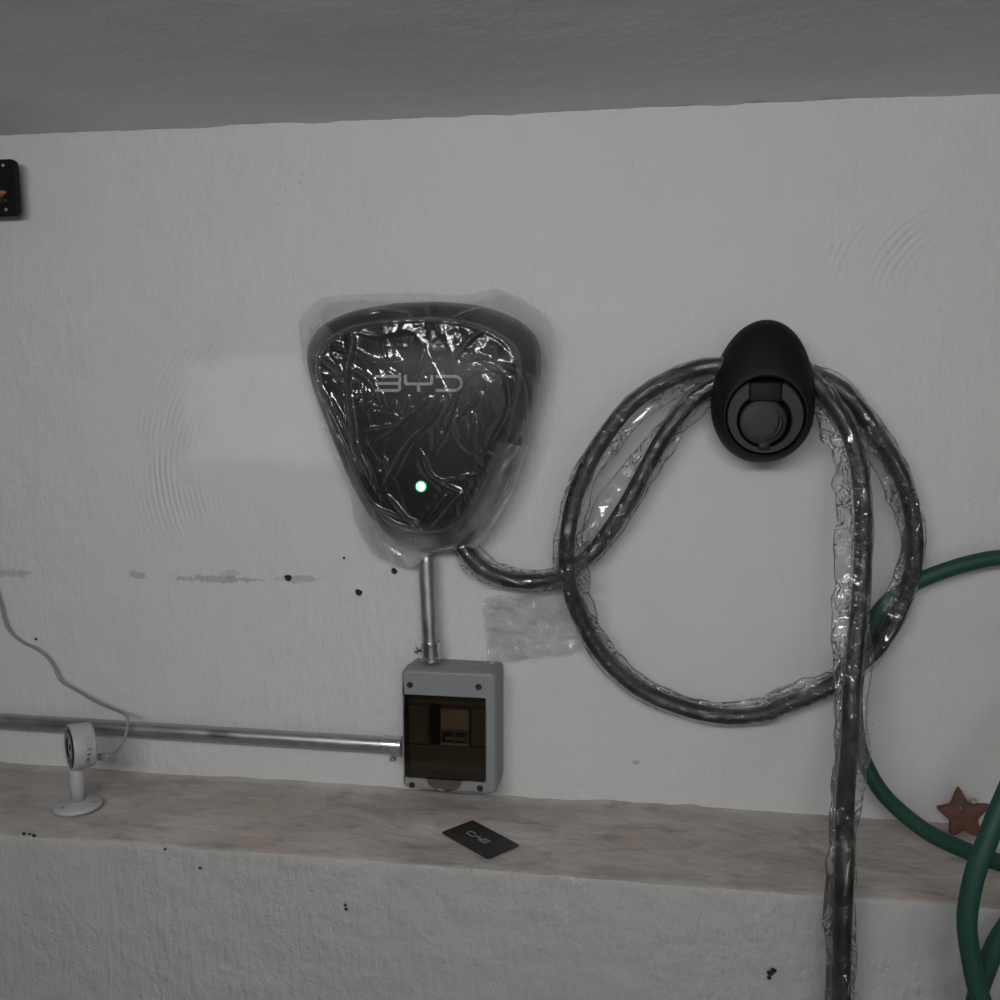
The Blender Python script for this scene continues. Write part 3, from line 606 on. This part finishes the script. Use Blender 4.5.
for off in (BD-.0005, BD+.0035):
    rs.append([np.array([tcx+tr_*cos(a), -off, wz0+.002+.72*tr_*min(0, sin(a))]) for a in np.linspace(0, -pi, 20)])
v, f = rings(rs, True, True); mesh('thumb_tab', v, f, m_smoke, wd_, False)
def screw(name, c, d, r, h, mat, par, slot=True):
    v, f = lathe([(r, 0), (r, h*.6), (r*.8, h), (r*.5, h)], c, d, 16); s_ = mesh(name, v, f, mat, par); 
    return s_
for x, y in ((410, 685), (478.5, 687), (412, 785), (480, 788.3)):
    c = BP(x, y); c[1] = -(BD-.0005); v, f = lathe([(.0044, 0), (.0044, .0010), (.0034, .0014), (.0022, .0008), (.001, .0007)], c, (0, -1, 0), 20); mesh('cover_screw', v, f, m_black, bx)

# ------------------------------------------------------------------ steel conduits
def conduit(pts, r, label, con, connd, scr, coat):
    p = np.array([P(*q) for q in pts]); a, b = p[0], p[-1]
    t = thing('steel_conduit', tuple(b), label, 'conduit', None)
    pp, _ = crom(list(p), .02); v, f = tube(pp, r, 28); mesh('pipe', v, f, m_galv, t)
    d = (p[-2]-p[-1]); d /= np.linalg.norm(d); c = b
    v, f = lathe([(r*1.02, -.001), (r*1.24, -.001), (r*1.24, .004), (r*1.15, .005), (r*1.18, con-.004), (r*1.20, con-.003), (r*1.20, con), (r*1.02, con)], c, d, 36)
    k = mesh('connector', v, f, m_steel, t, False)
    sd = np.array(connd, float); sp = c+d*con*.5+sd*r*1.1
    v, f = lathe([(.0022, 0), (.0022, .0065), (.0046, .0066), (.0050, .0078), (.0046, .0098), (.002, .0102)], sp, sd, 18); mesh('set_screw', v, f, m_steel, k)
    return t
zt = zT+.003
vt = P(430.5, 655, .04); 
conduit([(425.5, 545, .033), (428, 600, .033), (431.2, 660, .034)], .0113, 'short upright galvanised conduit from the charger down to the top of the breaker box', .026, (-1, 0, 0), None, None)
conduit([(-180, 709, .036), (0, 720.5, .036), (200, 733, .037), (401, 745.5, .034)], .0113, 'long horizontal galvanised conduit on the wall running into the left side of the breaker box', .026, (.05, 0, -1), None, None)

# ------------------------------------------------------------------ black card on the ledge
k4 = [H(441, 832.5, ZL+.003), H(472.5, 820.5, ZL+.003), H(519.5, 845, ZL+.003), H(488, 859.5, ZL+.003)]
cc = np.mean(k4, axis=0); ux = (k4[2]-k4[1]+k4[3]-k4[0])/2; uy = (k4[0]-k4[3]+k4[1]-k4[2]); uy = (k4[1]-k4[0]+k4[2]-k4[3])/2
lx, ly = np.linalg.norm(ux), np.linalg.norm(uy); ex = ux/lx; ey = uy-ex*uy.dot(ex); ey /= np.linalg.norm(ey); ly = float(uy.dot(ey))
print('card size', lx, ly)
def rr2(w, h, r, z, n=5):
    out = []
    for sx, sy, a in ((1, 1, 0), (-1, 1, 90), (-1, -1, 180), (1, -1, 270)):
        out += [cc+ex*(sx*(w/2-r)+r*cos(radians(a+90*k/n)))+ey*(sy*(h/2-r)+r*sin(radians(a+90*k/n)))+np.array([0, 0, z]) for k in range(n+1)]
    return out
cd = thing('black_card', tuple(cc), 'black plastic card with upside-down pale lettering lying on the ledge', 'card')
v, f = rings([rr2(lx, ly, .0035, -.0004), rr2(lx, ly, .0035, .0006), rr2(lx-.001, ly-.001, .003, .0009)]); mesh('card_body', v, f, m_card, cd, False)
sgn = 1 if np.cross(ex, ey)[2] > 0 else -1
x0 = 0
for k in 'BYD':
    wu = {'B': 9.8, 'Y': 10.4, 'D': 9.9}[k]; s_ = lx*.42/32.0
    def fn(a, b, x0=x0): return cc-ex*((a+x0-16)*s_)*1 - ey*sgn*((b-3.1)*s_*1.25)+np.array([0, 0, .0009])+ex*(-.004)
    letter(k, fn, 1.05, .0003, m_logo, cd, np.array([0, 0, 1.])); x0 += wu+1.0

# ------------------------------------------------------------------ small camera on its stand
bpz = H(78, 806, ZL+.004); OFC = -bpz[1]; bz = ZL+.0035
wc_ = thing('security_camera', (bpz[0], bpz[1], bz), 'small white round camera on a short stand standing on the ledge, facing left', 'camera')
v, f = lathe([(.0325, 0), (.0325, .0035), (.030, .006), (.017, .0075), (.0105, .010)], (bpz[0], bpz[1], bz), (0, 0, 1), 44); base_o = mesh('stand_base', v, f, m_white, wc_)
for a in (-2.0, .1, 2.2):
    v, f = lathe([(.0028, 0), (.0028, .001), (.001, .0012)], (bpz[0]+.024*cos(a), bpz[1]+.024*sin(a), bz+.0062), (0, 0, 1), 12); mesh('screw', v, f, m_greyw, base_o)
hd = P(82, 745, OFC); hd = np.array([hd[0], bpz[1]-.002, hd[2]]); d = np.array([-.70, -.714, .02]); d /= np.linalg.norm(d)
v, f = lathe([(.0095, 0), (.0100, .03), (.0092, hd[2]-bz-.020)], (bpz[0]+.001, bpz[1], bz+.006), (0, 0, 1), 24); mesh('stand_stem', v, f, m_white, wc_)
HR = .0315; back = hd-d*.014
v, f = lathe([(.012, .0), (HR*.92, .0), (HR*.97, .003), (HR, .027), (HR*.975, .0295), (HR*.93, .030), (HR*.92, .0285)], back, d, 52); head = mesh('camera_head', v, f, m_white, wc_)
v, f = lathe([(HR*.93, .024), (HR*.93, .0292), (HR*.6, .0302), (.012, .0302), (.0115, .0285), (.007, .0275), (.005, .029), (.001, .030)], back, d, 48); mesh('camera_face', v, f, m_lens, wc_)
v, f = lathe([(.0040, .023), (.0040, .0302), (.002, .0308)], back+np.array([0, 0, -.017])-np.array([0, 0, 0]), d, 20); mesh('sensor_window', v, f, m_lens, wc_)
# printed marks on the side of the head
e1 = np.cross(d, [0, 0, 1.]); e1 /= np.linalg.norm(e1); e2 = np.cross(e1, d)
side = np.array([CO[0]-back[0], CO[1]-back[1], CO[2]-back[2]]); side -= d*side.dot(d); A0 = math.atan2(side.dot(e2), side.dot(e1))
def on_head(uu, vv, lift=.0004):     # uu: along axis from back, vv: arc length upward
    a = A0+vv/HR*HSG; return back+d*uu+(e1*cos(a)+e2*sin(a))*(HR+lift)
HSG = 1; HSG = 1 if on_head(.02, .01)[2] > on_head(.02, 0)[2] else -1
def cstroke(pl, w):
    L, R_ = stroke(pl, w); v = []; f = []
    for a, b in zip(L, R_): v += [on_head(*a), on_head(*b)]
    for k in range(len(L)-1): f.append((2*k, 2*k+1, 2*k+3, 2*k+2))
    return v, f
def arcpts(cx, cy, r, a0, a1, n=10): return [(cx+r*cos(radians(a0+(a1-a0)*k/n)), cy+r*sin(radians(a0+(a1-a0)*k/n))) for k in range(n+1)]
V = []; Fc = []; KU = .72
marks = [(arcpts(.015, -.0095, .0032, 10, 170), .0011), (arcpts(.016, -.0165, .0032, 10, 170), .0011), ([(.016, -.0165), (.016, -.0135)], .001),
         ([(.019, -.024), (.019, -.020), (.015, -.020), (.015, -.024)], .0007), ([(.0145, -.0185), (.0205, -.026)], .0006), ([(.0205, -.0185), (.0145, -.026)], .0006), ([(.0145, -.027), (.019, -.027)], .001)]
for j in range(3): marks += [([(.010+.004*j, .010-.0035*k), (.010+.004*j, .0082-.0035*k)], .0005) for k in range(4)]
for pl_, w_ in marks:
    q = []
    for a, b in zip(pl_[:-1], pl_[1:]): q += [a, ((a[0]+b[0])/2, (a[1]+b[1])/2)]
    q.append(pl_[-1]); vv, ff = cstroke([(a*KU, b) for a, b in q], w_); b0 = len(V); V += vv; Fc += [tuple(i+b0 for i in t_) for t_ in ff]
mesh('printed_marks', V, Fc, m_ink, head, False)
# plug and thin cable
pb = P(100, 757, OFC-.012); bm = bmesh.new(); pd = np.array([.93, .2, .02]); pd /= np.linalg.norm(pd)
pe = P(108, 756.5, OFC-.014)
cw = thing('camera_cable', tuple(pb), 'thin pale grey cable drooping across the left wall from the small camera', 'cable')
box_bm(bm, tuple((pb+pe)/2), (np.linalg.norm(pe-pb)+.006, .0065, .010), Vector(pe-pb).to_track_quat('X', 'Z').to_matrix(), .0018); fin('usb_plug', bm, m_greyw, cw, True)
cp = [(107,757,OFC-.014),(112,755,OFC-.015),(119,748,.085),(124.5,738,.075),(127.5,727,.065),(127.5,719,.06),(125,714,.055),(112,708.5,.04),(95,701,.03),(78,691,.02),(63,682.5,.016),(58,676,.014),(52,664,.012),(46,656,.011),(36,648.5,.011),(24,643,.011),(14,636,.011),(7,627,.012),(3,615,.012),(0,603,.012),(-8,580,.012),(-30,550,.012),(-60,500,.012)]
pp, _ = crom([P(*q) for q in cp], .004); v, f = tube(pp, .0021, 10); mesh('cord', v, f, m_greyw, cw)

# ------------------------------------------------------------------ black box at the left edge
dv = thing('black_wall_unit', tuple(P(-4, 217, 0)), 'black rounded box with an orange-red lens fixed high on the wall at the left edge', 'wall unit')
a_, b_ = P(-32, 160.5, .035), P(18.5, 215.5, .035)
def rq(g, off, r=.008): return rrect(a_[0]-g, b_[0]+g, b_[2]-g, a_[2]+g, r, off)
v, f = rings([rq(-.022, .0), rq(-.022, .026), rq(-.0005, .0275), rq(0, .029), rq(0, .034), rq(-.002, .036)]); mesh('unit_body', v, f, m_hold, dv, False)
for x, y in ((3, 165.5), (6, 209.5), (-26, 166), (-26, 210)):
    c = P(x, y, .036); v, f = lathe([(.0026, 0), (.0026, .001), (.001, .0014)], c, (0, -1, 0), 14); mesh('screw', v, f, m_steel, dv)
c = P(-8, 194, .036); R_ = axis_rot((0, -1, 0)); rs = []
for k, o_ in ((1, .036), (1, .039), (.7, .0415), (.3, .0425)): rs.append([np.array([c[0]+.024*k*cos(a), -o_, c[2]+.0065*k*sin(a)+.002*k*cos(a*2)]) for a in np.linspace(0, 2*pi, 28, endpoint=False)])
v, f = rings(rs); mesh('red_lens', v, f, m_orange, dv)
bm = bmesh.new(); c = P(-8, 201, .036); box_bm(bm, (c[0], -.0368, c[2]), (.048, .003, .006), bev=.001); fin('slot', bm, m_black, dv)
v, f = tube([P(-12, 214, .012), P(-9, 224, .012), P(-7, 236, .010), P(-12, 262, .008)], .006, 12); mesh('lead', v, f, m_hold, dv)

# ------------------------------------------------------------------ star ornament leaning in the corner of ledge and wall
sO = .022; scn = P(961.5, 813, sO)
st = thing('star_ornament', (scn[0], scn[1], ZL), 'rusty brown five-pointed star ornament standing on the ledge behind the green hose', 'ornament')
tips = [(958.5,785.5),(968.5,803.5),(991,804.5),(977.5,819),(982,840),(963.5,829.5),(949,838.5),(950,820),(935.5,807),(950.5,804)]
tp = np.array([P(x, y, sO) for x, y in tips]); ctr = tp.mean(0)
# round the ten corners
def rounded(q, k):
    out = []; n_ = len(q)
    for i in range(n_):
        a, b, c = q[i-1], q[i], q[(i+1) % n_]; r = .16 if i % 2 == 0 else .12
        p0 = b+(a-b)*r; p1 = b+(c-b)*r
        out += [p0, .25*p0+.5*b+.25*p1, p1]
    return np.array(out)
ro = rounded(tp, .1)
def sr(k, off): q = ctr+(ro-ctr)*k; q[:, 1] = -off; return q
v, f = rings([sr(.97, sO-.004), sr(1, sO-.003), sr(1, sO+.002), sr(.93, sO+.0045), sr(.4, sO+.007)]); mesh('star_body', v, f, m_star, st, False)
rc = P(973, 800.5, sO); pts = [(rc[0]+.0038*cos(a), rc[1], rc[2]+.0042*sin(a)) for a in np.linspace(0, 2*pi, 22)]
v, f = tube(pts, .0008, 8); mesh('hanging_ring', v, f, m_galv, st)
c = P(960.5, 808, sO+.006); v, f = lathe([(.0016, 0), (.0014, .001), (.0005, .0014)], c, (0, -1, 0), 10); mesh('rivet', v, f, m_galv, st)

# ------------------------------------------------------------------ green hose coil at the right edge
hs = [(1290,800,.04),(1240,660,.04),(1150,580,.04),(1080,560,.04),(1010,557,.04),(970,563,.04),(930,576,.038),(900,592,.034),(876,616,.030),(862,650,.028),(855,690,.028),(857,735,.034),(866,765,.045),(885,796,.07),(920,827,.11),(951,844,.14),(998,862,.18),(1050,872,.22),(1110,868,.25),(1160,830,.27),(1180,770,.27),(1160,700,.25),(1110,670,.25),(1060,700,.27),(1025,755,.29),
      (998,813,.31),(986,844,.318),(976,870,.322),(969,901,.325),(967,927,.326),(971,957,.326),(978,990,.326),(995,1030,.325),(1030,1060,.32),(1080,1060,.31),(1110,1010,.30),(1105,950,.29),(1080,905,.285),(1050,895,.285),(1020,912,.285),(998,941,.285),(987,967,.285),(977,997,.285),(970,1040,.285),(968,1100,.285),(985,1200,.285)]
pp, _ = crom([P(*q) for q in hs], .008); v, f = tube(pp, .0100, 18); ho_ = mesh('garden_hose', v, f, m_green); center(ho_)
tag(ho_, 'dark green garden hose coiled at the right edge in front of the ledge and star', 'hose')
